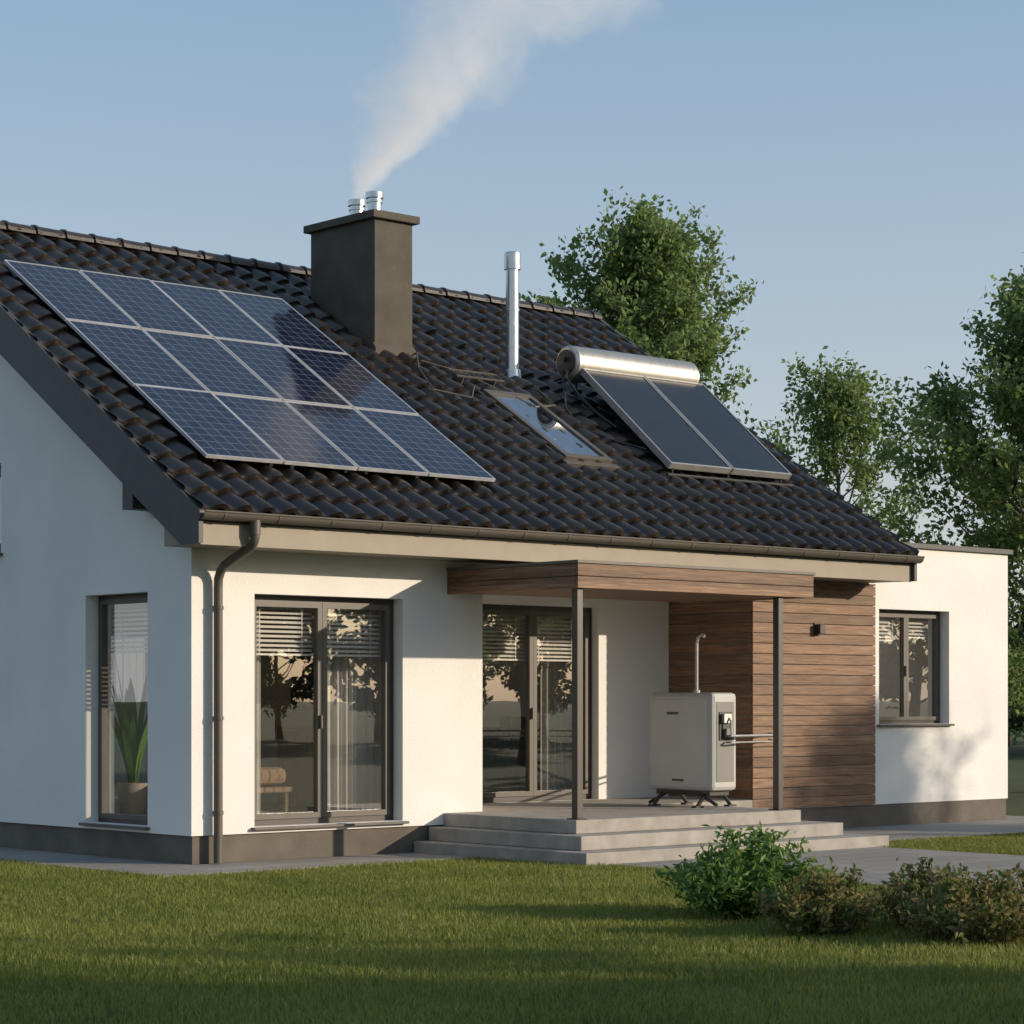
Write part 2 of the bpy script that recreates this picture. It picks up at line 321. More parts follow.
def wv(x):
    ph=(x/per)%1.0; u=(ph-.5)*2
    return .078*max(0,math.cos(u*math.pi*.62))**1.15-.02
xs=[XL+(XR-XL)*k/nw for k in range(nw+1)]; nc=int(LS/course)+1
for k in range(nc):
    b0=k*course; b1=min(b0+course,LS)
    if b1-b0<.02: continue
    jit=random.uniform(-.004,.004); rows=[]
    jx=[random.uniform(-.007,.007) for _ in range(60)]; jb=[random.uniform(-.008,.008) for _ in range(60)]
    for f in (0,.1,.5,1):
        rows.append([rp(x,b0+(b1-b0)*f-((.034*max(0,wv(x))/.055+jb[int((x-XL)/per)]) if f==0 else 0),wv(x)+(.056+jx[int((x-XL)/per)])*(1-f)+jit+(-.008 if f==0 else 0)) for x in xs])
    b=len(t.v); m=len(xs)
    for r in rows: t.v+=r
    for r in range(3):
        for j in range(m-1): t.f.append((b+r*m+j,b+r*m+j+1,b+(r+1)*m+j+1,b+(r+1)*m+j)); t.m.append(0)
    b=len(t.v)
    t.v+=rows[0]; t.v+=[rp(x,b0-.022*max(0,wv(x))/.055,wv(x)-.014) for x in xs]
    for j in range(m-1): t.f.append((b+m+j,b+m+j+1,b+j+1,b+j)); t.m.append(0)
t.build('roof_tiles',['tile'],house,smooth=True)
r=MB(); x=XL
while x<XR-.05:
    x1=min(x+.42,XR); pr=[]
    for xx,rr in ((x-.0,.125),(x+.03,.125),(x+.035,.112),(x1+.02,.104)):
        for q in range(9): pr.append((xx,YR+math.cos(math.pi*q/8)*rr*1.15,ZR+.02+math.sin(math.pi*q/8)*rr-.005))
    r.add(pr,[(i*9+j,i*9+j+1,(i+1)*9+j+1,(i+1)*9+j) for i in range(3) for j in range(8)]+[tuple(range(8,-1,-1))]); x+=.38
r.build('ridge_tiles',['tile'],house)
d=MB(); YK=2*YR-YE
d.prism(XL+.03,XR-.03,[(YE+.03,ZE-.01),(YR,ZR-.03),(YR,ZR-.12),(YE+.03,ZE-.10)])
def bpiece(xa,xb,ya,yb_): d.prism(xa,xb,[(ya,roofz(ya)-.03),(yb_,roofz(yb_)-.03),(yb_,roofz(yb_)-.12),(ya,roofz(ya)-.12)])
for xa,xb in ((XL+.03,.9),(3.2,4.2),(7.8,XR-.03)): bpiece(xa,xb,YR,YK)
for xa,xb in WELL: bpiece(xa,xb,YR,WY0); bpiece(xa,xb,WY1,YK)
d.build('roof_deck',['barge'],house)
d=MB()
for xa,xb in WELL: d.add([(xa,WY0,roofz(WY0)-.04),(xb,WY0,roofz(WY0)-.04),(xb,WY1,roofz(WY1)-.04),(xa,WY1,roofz(WY1)-.04)],[(0,1,2,3)])
d.build('added_light_well_glass',['glass'],house)  # glazing over the added light wells
d=MB()
for xa,xb in ((XL-.02,XL+.028),(XR-.028,XR+.02)):
    d.prism(xa,xb,[(YE+.0,ZE-.0),(YR,ZR+.03),(YK,ZE+.03),(YK,ZE-.30),(YK-.3,ZE-.30),(YR,ZR-.42),(YE+.30,ZE-.30),(YE+.0,ZE-.30)])
    d.prism(xa-.012,xb+.012,[(YE-.03,ZE+.0),(YR,ZR+.075),(YK,ZE+.045),(YK,ZE-.03),(YR,ZR-.06),(YE-.03,ZE-.085)])
d.prism(XL+.03,-.003,[(YE+.3,roofz(YE+.3)-.30),(YR,ZR-.34),(YK-.3,roofz(YK-.3)-.30),(YK-.3,roofz(YE+.3)-.26),(YR,ZR-.30),(YE+.3,roofz(YE+.3)-.26)])
d.box(XL+.06,-.003,.58,.76,roofz(.67)-.74,roofz(.67)-.36); d.box(XL+.06,-.003,YR-.09,YR+.09,ZR-.7,ZR-.37)
d.build('barge_boards',['barge'],house)
e=MB(); e.box(XL+.03,XR-.03,YE+.07,-.003,3.03,3.24); e.box(XL+.03,XR-.03,YE+.05,YE+.067,3.02,3.25)
e.build('eave_fascia',['fascia'],house,bevel=.004)
g=MB(); n=10
prof=[(YE-.03+.072*math.cos(math.pi+math.pi*q/n),3.315+.072*math.sin(math.pi+math.pi*q/n)) for q in range(n+1)]
prof2=[(YE-.03+.064*math.cos(math.pi+math.pi*q/n),3.315+.064*math.sin(math.pi+math.pi*q/n)) for q in range(n,-1,-1)]
pp=prof+prof2
g.prism(XL-.02,XR+.03,pp)
g.tube([(XL-.02,YE-.102,3.318),(XR+.03,YE-.102,3.318)],.011,8)
x=XL+.2
while x<XR:
    g.prism(x,x+.03,[(y+( -.004 if y<YE-.03 else .004),z-.004) for y,z in prof]+[(YE+.05,3.32),(YE+.05,3.30)]) ; x+=.62
px=.25
path=[(px,YE-.03,3.27),(px,YE-.03,3.13)]
for k in range(1,6):
    a_=k/5*math.radians(62); path.append((px,YE-.03+.12*(1-math.cos(a_)),3.13-.12*math.sin(a_)))
path.append((px,-.19,2.87))
path+= [(px,-.12,2.81),(px,-.085,2.74),(px,-.08,2.65),(px,-.08,.04)]
g.tube(path,.044,14)
for z in (2.45,1.4,.5): g.tube([(px,-.08,z),(px,-.08,z+.035)],.052,14)
g.tube([(px,YE-.03,3.13),(px,YE-.03,3.28)],.052,14)
g.build('gutter_and_downpipe',['taupe'],house,smooth=True,recalc=True)
c=MB(); c.box(3.2,6.63,-1.94,-.004,2.70,2.93,0)
c.build('canopy_core',['woodx'],house)
c=MB()
for k,(z0,z1) in enumerate(((2.685,2.80),(2.806,2.925))):
    c.box(3.172,6.658,-1.97,-1.942,z0,z1,0); c.box(3.17,3.198,-1.94,-.004,z0,z1,1); c.box(6.632,6.66,-1.94,-.004,z0,z1,1)
c.build('canopy_fascia_boards',['woodx','woody'],house,bevel=.004)
c=MB(); c.box(3.155,6.675,-1.985,-.004,2.927,2.958); c.build('canopy_flashing',['taupe'],house,bevel=.004)
c=MB()
for cx in (3.25,6.19):
    c.box(cx-.04,cx+.04,-1.92,-1.84,FL+.012,2.684); c.box(cx-.075,cx+.075,-1.955,-1.805,FL+.001,FL+.012)
c.build('canopy_posts',['bronze'],house,bevel=.005)
c=MB(); c.box(4.605,5.18,3.0,4.24,roofz(3)-.1,7.24,0); c.box(4.54,5.245,2.935,4.305,7.24,7.33,1)
c.prism(4.575,5.21,[(2.95,roofz(2.95)-.0),(2.95,roofz(2.95)+.12),(3.0,roofz(3.0)+.15),(4.0,roofz(4.0)+.12),(4.0,roofz(4.0))],1)
c.build('chimney',['chim','chim','barge'],house,bevel=.008)
c=MB()
for (fy,ft) in ((3.36,7.64),(3.70,7.60)):
    c.tube([(4.89,fy,7.33),(4.89,fy,ft-.08)],.084,24); c.tube([(4.89,fy,ft-.13),(4.89,fy,ft-.10)],.098,24); c.tube([(4.89,fy,ft-.075),(4.89,fy,ft-.01),(4.89,fy,ft)],[.108,.108,.09],24)
    c.tube([(4.89,fy,7.33),(4.89,fy,7.36)],.11,24)
c.build('chimney_flues',['steel'],house,smooth=True,recalc=True)
c=MB(); vx,vy=6.64,2.85
c.tube([(vx,vy,roofz(vy)-.05),(vx,vy,roofz(vy)+.1)],[.12,.1],20); c.tube([(vx,vy,roofz(vy)),(vx,vy,6.9)],.08,24)
for z in (5.9,6.35): c.tube([(vx,vy,z),(vx,vy,z+.03)],.086,24)
c.tube([(vx,vy,6.86),(vx,vy,7.06),(vx,vy,7.07)],[.102,.102,.09],24)
c.build('vent_pipe',['steel'],house,smooth=True,recalc=True)
TR=lambda x,b,n: rp(x,b,n)
def yb(y): return (y-YE)/CT
sk=MB(TR); x0,x1,b0,b1=5.56,6.30,yb(.80),yb(2.22)
sk.box(x0,x1,b0,b0+.08,0,.12,0); sk.box(x0,x1,b1-.1,b1,0,.12,0); sk.box(x0,x0+.07,b0+.08,b1-.1,0,.12,0); sk.box(x1-.07,x1,b0+.08,b1-.1,0,.12,0)
sk.box(x0-.05,x1+.05,b0-.10,b0-.002,.03,.08,0); sk.box(x0-.05,x0-.002,b0,b1+.06,.03,.082,0); sk.box(x1+.002,x1+.05,b0,b1+.06,.03,.082,0)
sk.add([(x0+.07,b0+.08,.10),(x1-.07,b0+.08,.10),(x1-.07,b1-.1,.10),(x0+.07,b1-.1,.10)],[(0,1,2,3)],1)
sk.add([(x0+.07,b0+.08,.01),(x1-.07,b0+.08,.01),(x1-.07,b1-.1,.01),(x0+.07,b1-.1,.01)],[(0,1,2,3)],2)
sk.build('skylight',['taupe',glass_mat('skylight_glass',.25,(.9,.9,.9)),'blind'],house,bevel=.004)
h=MB(TR)
bx=yb(2.45)
h.box(5.35,6.1,bx,bx+.03,.12,.135); h.box(5.35,6.1,bx+.17,bx+.2,.12,.135)
for k in range(8): h.box(5.38+k*.1,5.39+k*.1,bx+.03,bx+.17,.12,.13)
for xx in (5.45,5.95): h.box(xx,xx+.02,bx+.0,bx+.2,.03,.12)
h.tube([(5.1,yb(2.8),.1),(5.5,yb(2.6),.12),(5.9,yb(2.3),.09),(6.15,yb(1.95),.1),(6.5,yb(2.0),.12),(6.63,yb(2.5),.1)],.012,6)
h.tube([(5.2,yb(3.0),.1),(4.9,yb(2.6),.1),(4.7,yb(2.1),.1),(5.2,yb(2.0),.1),(5.5,yb(2.3),.1)],.010,6)
h.build('roof_walk_step',['taupe'],house)
xs0=.17; bs0=yb(.08); pw,ph=PW,PH
pvme=None
for rr in range(3):
    for cc in range(4):
        if pvme is None:
            q=MB(); fw=.015
            q.box(0,fw,0,ph,-.035,0,0); q.box(pw-fw,pw,0,ph,-.035,0,0); q.box(fw,pw-fw,0,fw,-.035,0,0); q.box(fw,pw-fw,ph-fw,ph,-.035,0,0)
            q.box(fw,pw-fw,fw,ph-fw,-.03,-.004,1)
            q.box(.1,.14,.01,ph-.01,-.075,-.037,2); q.box(pw-.14,pw-.1,.01,ph-.01,-.075,-.037,2)
            ob=q.build('solar_panel',['mullion','pv','dark']); pvme=ob.data
        else:
            ob=bpy.data.objects.new('solar_panel',pvme); scene.collection.objects.link(ob)
        ob.matrix_world=Matrix.Translation(rp(xs0+cc*(pw+.018),bs0+rr*(ph+.022),.16))@Matrix.Rotation(TH+random.uniform(-.006,.006),4,'X')@Matrix.Rotation(random.uniform(-.006,.006),4,'Y')
swh=empty('solar_water_heater')
lowy,lowz=.66,roofz(.66)+.14; upy,upz=2.16,5.56
ang=math.atan2(upz-lowz,upy-lowy); Lc=math.hypot(upy-lowy,upz-lowz)
def TC(x,b,n): return (x,lowy+b*math.cos(ang)-n*math.sin(ang),lowz+b*math.sin(ang)+n*math.cos(ang))
q=MB(TC)
for k in range(2):
    a0=7.12+k*1.07; a1=a0+1.05
    q.box(a0,a0+.025,0,Lc,0,.085,0); q.box(a1-.025,a1,0,Lc,0,.085,0); q.box(a0+.025,a1-.025,0,.025,0,.085,0); q.box(a0+.025,a1-.025,Lc-.03,Lc,0,.085,0); q.box(a0+.025,a1-.025,.025,Lc-.03,.01,.075,1)
q.build('flat_collectors',['pipes','absorber'],swh,bevel=.004)
q=MB()
q.tube([(7.03,2.31,5.70),(7.035,2.31,5.70),(7.07,2.31,5.70),(9.16,2.31,5.70),(9.195,2.31,5.70),(9.2,2.31,5.70)],[.15,.185,.215,.215,.185,.15],36)
q.build('storage_tank',[surf('brushed_tank_steel',(.42,.40,.37),(.52,.50,.46),.42,3,metal=.8,stretch=(30,1,1),rvar=.1)],swh,smooth=True,recalc=True)
q=MB(); q.tube([(7.022,2.31,5.70),(7.029,2.31,5.70)],.16,30,0); q.tube([(6.98,2.31,5.74),(7.03,2.31,5.74)],.03,12,0)
q.tube([(7.0,2.25,5.62),(6.93,2.2,5.5),(6.98,2.0,5.25),(7.05,1.8,5.05),(7.1,1.5,4.85)],.016,8)
q.tube([(7.0,2.35,5.6),(6.9,2.2,5.35),(6.74,2.0,5.1),(6.65,1.7,4.85),(6.9,1.3,4.65),(7.1,1.0,4.55)],.014,8)
for xx in (7.2,8.15,9.1):
    q.tube([(xx,2.2,5.55),(xx,2.75,roofz(2.75)+.02)],.018,6); q.tube([(xx,2.31,5.5),(xx,2.3,roofz(2.3)+.02)],.018,6); q.tube([(xx,.62,roofz(.62)+.05),(xx,2.6,roofz(2.6)+.05)],.018,6)
    q.tube([(xx,.68,roofz(.68)+.02),(xx,.66,lowz+.02)],.016,6)
q.tube([(7.05,.6,roofz(.6)+.10),(9.24,.6,roofz(.6)+.10)],.02,8)
q.build('mounting_frame',['dark'],swh)
hp=empty('heat_pump')
x0,x1,y0,y1,z0,z1=6.0,6.40,-1.10,-.12,.60,1.67
q=MB(); q.box(x0,x1,y0,y1,z0,z1); q.build('casing',['hp'],hp,bevel=.045)
q=MB()
q.box(x0-.008,x0+.02,y0+.06,y1-.06,z0+.07,z1-.07,0)
q.box(x0-.011,x0,-.60,-.42,z1-.24,z1-.21,1)
q.box(x0-.011,x0,-.68,-.50,z0+.10,z0+.125,1)
q.build('front_panel',['hp','dark'],hp,bevel=.004)
q=MB()
q.box(x0+.06,x0+.34,y0-.006,y0+.01,z0+.10,z1-.10,1)
q.box(x0+.10,x0+.30,y0-.016,y0-.004,z0+.55,z0+.86,0)
q.box(x0+.13,x0+.25,y0-.06,y0-.012,z0+.74,z0+.84,2); q.box(x0+.17,x0+.29,y0-.05,y0-.012,z0+.58,z0+.68,1)
q.tube([(x0+.2,y0-.05,1.40),(x0+.2,y0-.09,1.36),(x0+.2,y0-.1,1.2)],.012,8,2)
q.tube([(x0+.2,y0-.02,1.20),(x0+.2,y0-.1,1.20),(x0+.28,y0-.12,1.20),(7.2,y0+.1,1.20),(8.0,-.12,1.20),(8.2,-.07,1.2),(8.2,.0,1.2)],.014,10,2)
q.tube([(x0+.2,y0-.02,1.13),(x0+.2,y0-.1,1.13),(x0+.28,y0-.12,1.13),(7.2,y0+.1,1.13),(8.0,-.12,1.13),(8.26,-.07,1.13),(8.26,.0,1.13)],.010,10,2)
q.tube([(6.28,-.6,1.65),(6.28,-.6,2.22),(6.28,-.62,2.28),(6.28,-.68,2.31),(6.28,-.72,2.29)],.020,10,2)
q.tube([(6.28,-.6,1.65),(6.28,-.6,1.70)],.04,10,2)
q.build('fittings_and_pipes',['dark','hpd','pipes'],hp,bevel=.003)
q=MB()
for yy in (y0+.16,y1-.16):
    q.tube([(x0-.06,yy,FL+.02),(x0+.1,yy,z0),(x1-.1,yy,z0),(x1+.06,yy,FL+.02)],.022,8)
    q.box(x0-.12,x0-.0,yy-.04,yy+.04,FL+.001,FL+.02); q.box(x1,x1+.12,yy-.04,yy+.04,FL+.001,FL+.02)
q.tube([(x0+.05,y0-.02,FL+.03),(x0+.05,y0+.25,z0-.03),(x0+.05,y1-.25,z0-.03),(x0+.05,y1+.02,FL+.03)],.02,8)
q.box(x0+.05,x1-.05,y0+.08,y1-.08,z0-.05,z0+.002)
q.build('stand',['dark'],hp)
q=MB(); q.box(8.94,9.04,-.015,-.001,2.36,2.52); q.box(8.945,9.035,-.10,-.015,2.38,2.50); q.build('wall_lamp',['dark'],None,bevel=.006)
sf=MB(); X,Y=5.6,2.7
sf.box(X,X+2.2,Y,Y+.9,.47,.84); sf.box(X,X+2.2,Y+.72,Y+.95,.84,1.25); sf.box(X-.2,X,Y,Y+.95,.45,1.05); sf.box(X+2.2,X+2.4,Y,Y+.95,.45,1.05)
sf.box(X+.05,X+1.08,Y-.03,Y+.7,.84,.97); sf.box(X+1.12,X+2.15,Y-.03,Y+.7,.84,.97)
for a_ in (X+.2,X+1.3): sf.box(a_,a_+.5,Y+.5,Y+.68,.97,1.38)
for a_ in (X-.15,X+2.3):
    for b_ in (Y+.05,Y+.85): sf.box(a_,a_+.05,b_,b_+.05,.412,.47)
sf.build('sofa',['sofa'],None,bevel=.05)
ot=empty('cushioned_stool'); q=MB()
q.box(1.05,1.85,.95,1.6,.72,.90); q.build('seat_cushion',['cushion'],ot,bevel=.07)
q=MB(); q.box(1.02,1.88,.92,1.63,.64,.7)
for a_ in (1.05,1.8):
    for b_ in (.95,1.55): q.box(a_,a_+.05,b_,b_+.05,.412,.64)
q.build('wooden_frame',['infloor'],ot,bevel=.01)
q=MB(); q.box(2.9,3.34,1.3,2.6,.42,1.3); q.box(2.885,2.9,1.33,1.94,.46,1.26,0); q.box(2.885,2.9,1.96,2.57,.46,1.26,0)
q.build('sideboard',['infloor'],None,bevel=.01)
q=MB(); q.box(3.46,3.498,2.2,3.1,1.5,2.15,0); q.box(3.45,3.46,2.24,3.06,1.54,2.11,1); q.build('framed_picture',['dark','sofa'],None)
pl=empty('potted_plant'); bx_,by_=.62,1.97
q=MB(); q.tube([(bx_,by_,.412),(bx_,by_,.44),(bx_,by_,.72),(bx_,by_,.74)],[.12,.13,.165,.165],24); q.build('pot',['pot'],pl,smooth=True,recalc=True)
q=MB()
for k in range(24):
    an=random.uniform(0,6.28); L=random.uniform(.6,1.4); lean=random.uniform(.08,.40); wd=random.uniform(.035,.065); vs=[];ns=8
    for j in range(ns+1):
        f=j/ns; rr=.04+lean*L*f**1.7; zz=.72+L*(f-.28*lean*f**3); w_=wd*math.sin(math.pi*min(1,f*.93+.07))**.7
        cx,cy=bx_+rr*math.cos(an),by_+rr*math.sin(an); tx,ty=-math.sin(an)*w_,math.cos(an)*w_
        vs+=[(cx-tx,cy-ty,zz),(cx,cy,zz-.01),(cx+tx,cy+ty,zz)]
    q.add(vs,[(3*j+c_,3*j+c_+1,3*j+c_+4,3*j+c_+3) for j in range(ns) for c_ in range(2)])
q.build('leaves',['plant'],pl,smooth=True)
q=MB(); S=1500; q.add([(-S,-S,0),(S,-S,0),(S,S,0),(-S,S,0)],[(0,1,2,3)]); q.build('ground',['ground'])
q=MB(); q.box(-1,3,-1,0.02,-.05,.03); q.box(-1,.02,.02,12,-.05,.03); q.box(3,7,-16,-.0,-.05,.028); q.box(7,13.6,-2,.04,-.05,.03); q.box(12.85,13.6,.04,8,-.05,.03)
q.build('paved_path',['paver'],None,bevel=.006)
gp=empty('grass')
def blades(n,seed,size=1.0,h=(.025,.065)):
    rs=np.random.RandomState(seed); px=rs.rand(n)*size; py=rs.rand(n)*size; an=rs.rand(n)*6.283; hh=rs.uniform(h[0],h[1],n); w_=rs.uniform(.0022,.0045,n)
    lean=rs.uniform(0,.8,n)*hh; la=rs.rand(n)*6.283
    dx,dy=np.cos(an)*w_,np.sin(an)*w_; lx,ly=np.cos(la)*lean,np.sin(la)*lean
    z=np.zeros(n)
    V=np.stack([np.stack([px-dx,py-dy,z],1),np.stack([px+dx,py+dy,z],1),np.stack([px+dx*.8+lx*.35,py+dy*.8+ly*.35,hh*.6],1),np.stack([px-dx*.8+lx*.35,py-dy*.8+ly*.35,hh*.6],1),np.stack([px+lx,py+ly,hh],1)],1).reshape(-1,3)
    b=np.arange(n)*5
    me=bpy.data.meshes.new('grass_patch'); me.vertices.add(5*n); me.vertices.foreach_set('co',V.ravel().astype(np.float32))
    loops=np.stack([b,b+1,b+2,b+3,b+3,b+2,b+4],1).ravel(); me.loops.add(7*n); me.loops.foreach_set('vertex_index',loops.astype(np.int32))
    me.polygons.add(2*n); st=np.stack([np.arange(n)*7,np.arange(n)*7+4],1).ravel(); me.polygons.foreach_set('loop_start',st.astype(np.int32))
    me.materials.append(M['grass']); me.update(calc_edges=True); return me
pm=[blades(2800,k) for k in range(5)]
cam_p=Vector((-12.63,-18.62)); fw_=Vector((.668,.744)); rt_=Vector((.744,-.668))
def paved(cx,cy):
    return (cx>-1 and cy>-1) or (3<cx<7 and cy>-16) or (cx>7 and cy>-2)
for gx in range(-12,16):
    for gy in range(-20,12):
        cx,cy=gx+.5,gy+.5
        if paved(cx,cy): continue
        v=Vector((cx,cy))-cam_p; dd=v.dot(fw_); ll=v.dot(rt_)
        if dd<9.5 or abs(ll)>.2173*dd+2.0 or dd>30: continue
        ob=bpy.data.objects.new('grass_patch',random.choice(pm)); scene.collection.objects.link(ob); ob.parent=gp
        k=random.randrange(4); ob.rotation_euler=(0,0,k*math.pi/2); ox,oy=((0,0),(1,0),(1,1),(0,1))[k]; ob.location=(gx+ox,gy+oy,0); ob.scale=(1,1,random.uniform(.85,1.15))
def leaf_cloud(P,size,rs,aspect=.55,flat=0.0):
    n=len(P); a=rs.normal(size=(n,3)); a[:,2]*=(1-flat); a/=np.linalg.norm(a,axis=1)[:,None]; c=rs.normal(size=(n,3)); b=np.cross(a,c); b/=np.linalg.norm(b,axis=1)[:,None]
    s=(size*rs.uniform(.6,1.3,n))[:,None]; nn=np.cross(a,b)
    return np.stack([P-a*s,P+b*s*aspect+nn*s*.12,P+a*s,P-b*s*aspect+nn*s*.12],1).reshape(-1,3)
def tree_mesh(seed,H,R,nleaf,base=.18,leaf=.09,mats=('bark','leaf'),r0=None,nprim=42,spread=.17,nsec=8,point=.25,br0=.3):
    rs=np.random.RandomState(seed); rd=random.Random(seed); mb=MB(); r0=r0 or H*.014
    tp=[]; off=Vector((0,0,0))
    for k in range(9):
        f=k/8; tp.append(Vector((off.x,off.y,H*.93*f))); off+=Vector((rd.uniform(-1,1),rd.uniform(-1,1),0))*H*.012
    mb.tube(tp,[r0*(1-.93*k/8)+(.35*r0 if k==0 else 0) for k in range(9)],9)
    def at(f):
        f=max(0,min(.999,f))*8; k=int(f); return tp[k].lerp(tp[k+1],f-k)
    P=[]; tips=[]
    for i in range(nprim):
        f=base+(1-base)*((i+.5)/nprim)**.9; t=(f-base)/(1-base)
        prof=(math.sin(math.pi*(t*.80+.17)))**.8*(1-point*t); L=R*prof*rd.choice((rd.uniform(.5,.8),rd.uniform(.85,1.2),rd.uniform(.9,1.25))); an=i*2.4+rd.uniform(-.5,.5)
        up=.35+.9*t+rd.uniform(-.15,.25); p0=at(f*.95); pts=[p0]; dr=Vector((math.cos(an),math.sin(an),up)).normalized()
        for k in range(4):
            dr=(dr+Vector((rd.uniform(-.2,.2),rd.uniform(-.2,.2),rd.uniform(-.05,.22)))).normalized(); pts.append(pts[-1]+dr*L/4*1.1)
        br=r0*br0*(1-.7*t); mb.tube(pts,[br,br*.8,br*.6,br*.4,br*.15],5,cap=False)
        for j in range(nsec):
            g=rd.uniform(.3,1)**.8; kk=min(3,int(g*4)); q0=pts[kk].lerp(pts[kk+1],g*4-kk); d2=(dr*.6+Vector((rd.uniform(-1,1),rd.uniform(-1,1),rd.uniform(-.3,.8)))).normalized(); L2=R*rd.uniform(.14,.32)
            q1=q0+d2*L2*.5; q2=q1+(d2+Vector((rd.uniform(-.4,.4),rd.uniform(-.4,.4),rd.uniform(-.2,.3)))).normalized()*L2*.5
            mb.tube([q0,q1,q2],[br*.35,br*.22,br*.08],3,cap=False); tips.append((q0,q1,q2,rd.uniform(.3,1.6)))
    tw=sum(x[3] for x in tips)
    for q0,q1,q2,wt in tips:
        n=int(nleaf*wt/tw); f=rs.rand(n)[:,None]; a,b,c=np.array(q0),np.array(q1),np.array(q2)
        base_=np.where(f<.5,a+(b-a)*f*2,b+(c-b)*(f*2-1)); P.append(base_+np.clip(rs.normal(size=(n,3)),-2,2)*spread*np.array([1,1,.75])*(R/2.))
    P=np.concatenate(P); V=leaf_cloud(P,leaf,rs); b=len(mb.v); nl=len(P)
    mb.v+= [tuple(x) for x in V.tolist()]; mb.f+=[(b+4*k,b+4*k+1,b+4*k+2,b+4*k+3) for k in range(nl)]; mb.m+=[1]*nl
    me=bpy.data.meshes.new('tree'); me.from_pydata(mb.v,[],mb.f)
    for m in mats: me.materials.append(M[m])
    me.polygons.foreach_set('material_index',mb.m); me.update(); return me
def place(name,me,x,y,s=1,rot=0,parent=None):
    ob=bpy.data.objects.new(name,me); scene.collection.objects.link(ob); ob.location=(x,y,0); ob.scale=(s,s,s); ob.rotation_euler=(0,0,rot)
    if parent: ob.parent=parent
    return ob
tA=tree_mesh(3,10.6,3.35,40000,.2,.062,spread=.07,point=.34,nprim=60,nsec=10); tB=tree_mesh(11,8.6,3.3,13500,.25,.062,spread=.065,nprim=42,point=.5,nsec=8); tC=tree_mesh(5,9.2,3.4,56000,.06,.066,spread=.075,nprim=80,point=.4,nsec=10)
place('deciduous_tree',tA,17.15,10.95); place('deciduous_tree',tB,24.4,12.6); place('deciduous_tree',tC,21.35,5.0,1,.8)
tD=tree_mesh(21,9,3.2,15000,.15,.13,spread=.22)
place('deciduous_tree',tD,8.4,-27.0,1,1); place('deciduous_tree',tD,9.5,-31.6,1.15,2.5); place('deciduous_tree',tD,3.8,-31.0,1.1,4)
place('deciduous_tree',tD,0.5,-27.5,1.0,5)
place('deciduous_tree',tB,14.9,-26.2,.75,1); place('deciduous_tree',tB,26.5,-21.5,1.05,3)
dt=empty('distant_trees'); tE=tree_mesh(31,9,3.6,7500,.08,.20,mats=('bark','leafd'),spread=.15); tF=tree_mesh(32,10,3.2,7500,.08,.20,mats=('bark','leafd'),spread=.15)
rd=random.Random(5)
for k in range(46):
    az=math.radians(-100+k*2.6+rd.uniform(-1,1)); r_=rd.uniform(58,80); place('belt_tree',rd.choice((tE,tF)),5+r_*math.cos(az),r_*math.sin(az),rd.uniform(.75,1.25),rd.uniform(0,6),dt)
for k in range(26):
    dd=rd.uniform(62,80); ll=dd*(.12+.013*k+rd.uniform(-.004,.004)); x=-12.63+dd*.668+ll*.744; y=-18.62+dd*.744-ll*.668
    place('belt_tree',rd.choice((tE,tF)),x,y,rd.uniform(.4,.6),rd.uniform(0,6),dt)
def shrub(name,x,y,R,H,n,leaf,mat,seed,aspect=.35,spiky=False):
    rs=np.random.RandomState(seed); rd=random.Random(seed); mb=MB(); P=[]
    ns=70
    for k in range(ns):
        an=rd.uniform(0,6.28); rr=R*math.sqrt(rd.random()); h=H*(1-.55*(rr/R)**2)*rd.uniform(.6,1.15)
        p0=Vector((rr*.35*math.cos(an),rr*.35*math.sin(an),0)); p2=Vector((rr*math.cos(an)*1.05,rr*math.sin(an)*1.05,h)); p1=p0.lerp(p2,.5)+Vector((0,0,h*.12))
        mb.tube([p0,p1,p2],[.006,.004,.002],3,cap=False)
        m=n//ns; f=rs.rand(m)[:,None]**.7; a,b,c=map(np.array,(p0,p1,p2)); P.append((1-f)**2*a+2*f*(1-f)*b+f*f*c+rs.normal(size=(m,3))*.035*R/.5)
    P=np.concatenate(P); P[:,2]=np.abs(P[:,2])+.01; V=leaf_cloud(P,leaf,rs,aspect); b=len(mb.v); nl=len(P)
    mb.v+=[tuple(q_) for q_ in V.tolist()]; mb.f+=[(b+4*k,b+4*k+1,b+4*k+2,b+4*k+3) for k in range(nl)]; mb.m+=[1]*nl
    ob=mb.build(name,['bark',mat]); ob.location=(x,y,0); return ob
shrub('garden_shrub',.1,-7.0,.64,.60,8500,.038,'bush',1)
shrub('garden_shrub',-.5,-8.25,.42,.44,4200,.027,'bushr',2,.5)
shrub('garden_shrub',.40,-8.45,.42,.44,4200,.027,'bushr',3,.5)
shrub('garden_shrub',-.15,-9.25,.50,.48,5200,.027,'bushr',4,.5)
shrub('garden_shrub',.85,-9.2,.50,.50,5000,.027,'bushr',6,.5)
FX,FY,FZ=4.89,3.70,7.58
A1,A2=.46,.15
def axis_off(z): return A1*z+A2*z*z
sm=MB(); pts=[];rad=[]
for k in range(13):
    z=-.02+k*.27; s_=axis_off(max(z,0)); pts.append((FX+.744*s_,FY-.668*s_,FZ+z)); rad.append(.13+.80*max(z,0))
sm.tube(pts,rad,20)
mt=bpy.data.materials.new('smoke_volume'); mt.use_nodes=True; nt=mt.node_tree; nt.nodes.clear()
o=N(nt,'ShaderNodeOutputMaterial'); pv=N(nt,'ShaderNodeVolumePrincipled'); pv.inputs['Color'].default_value=(.999,.999,.999,1); pv.inputs['Anisotropy'].default_value=0
g=N(nt,'ShaderNodeNewGeometry')
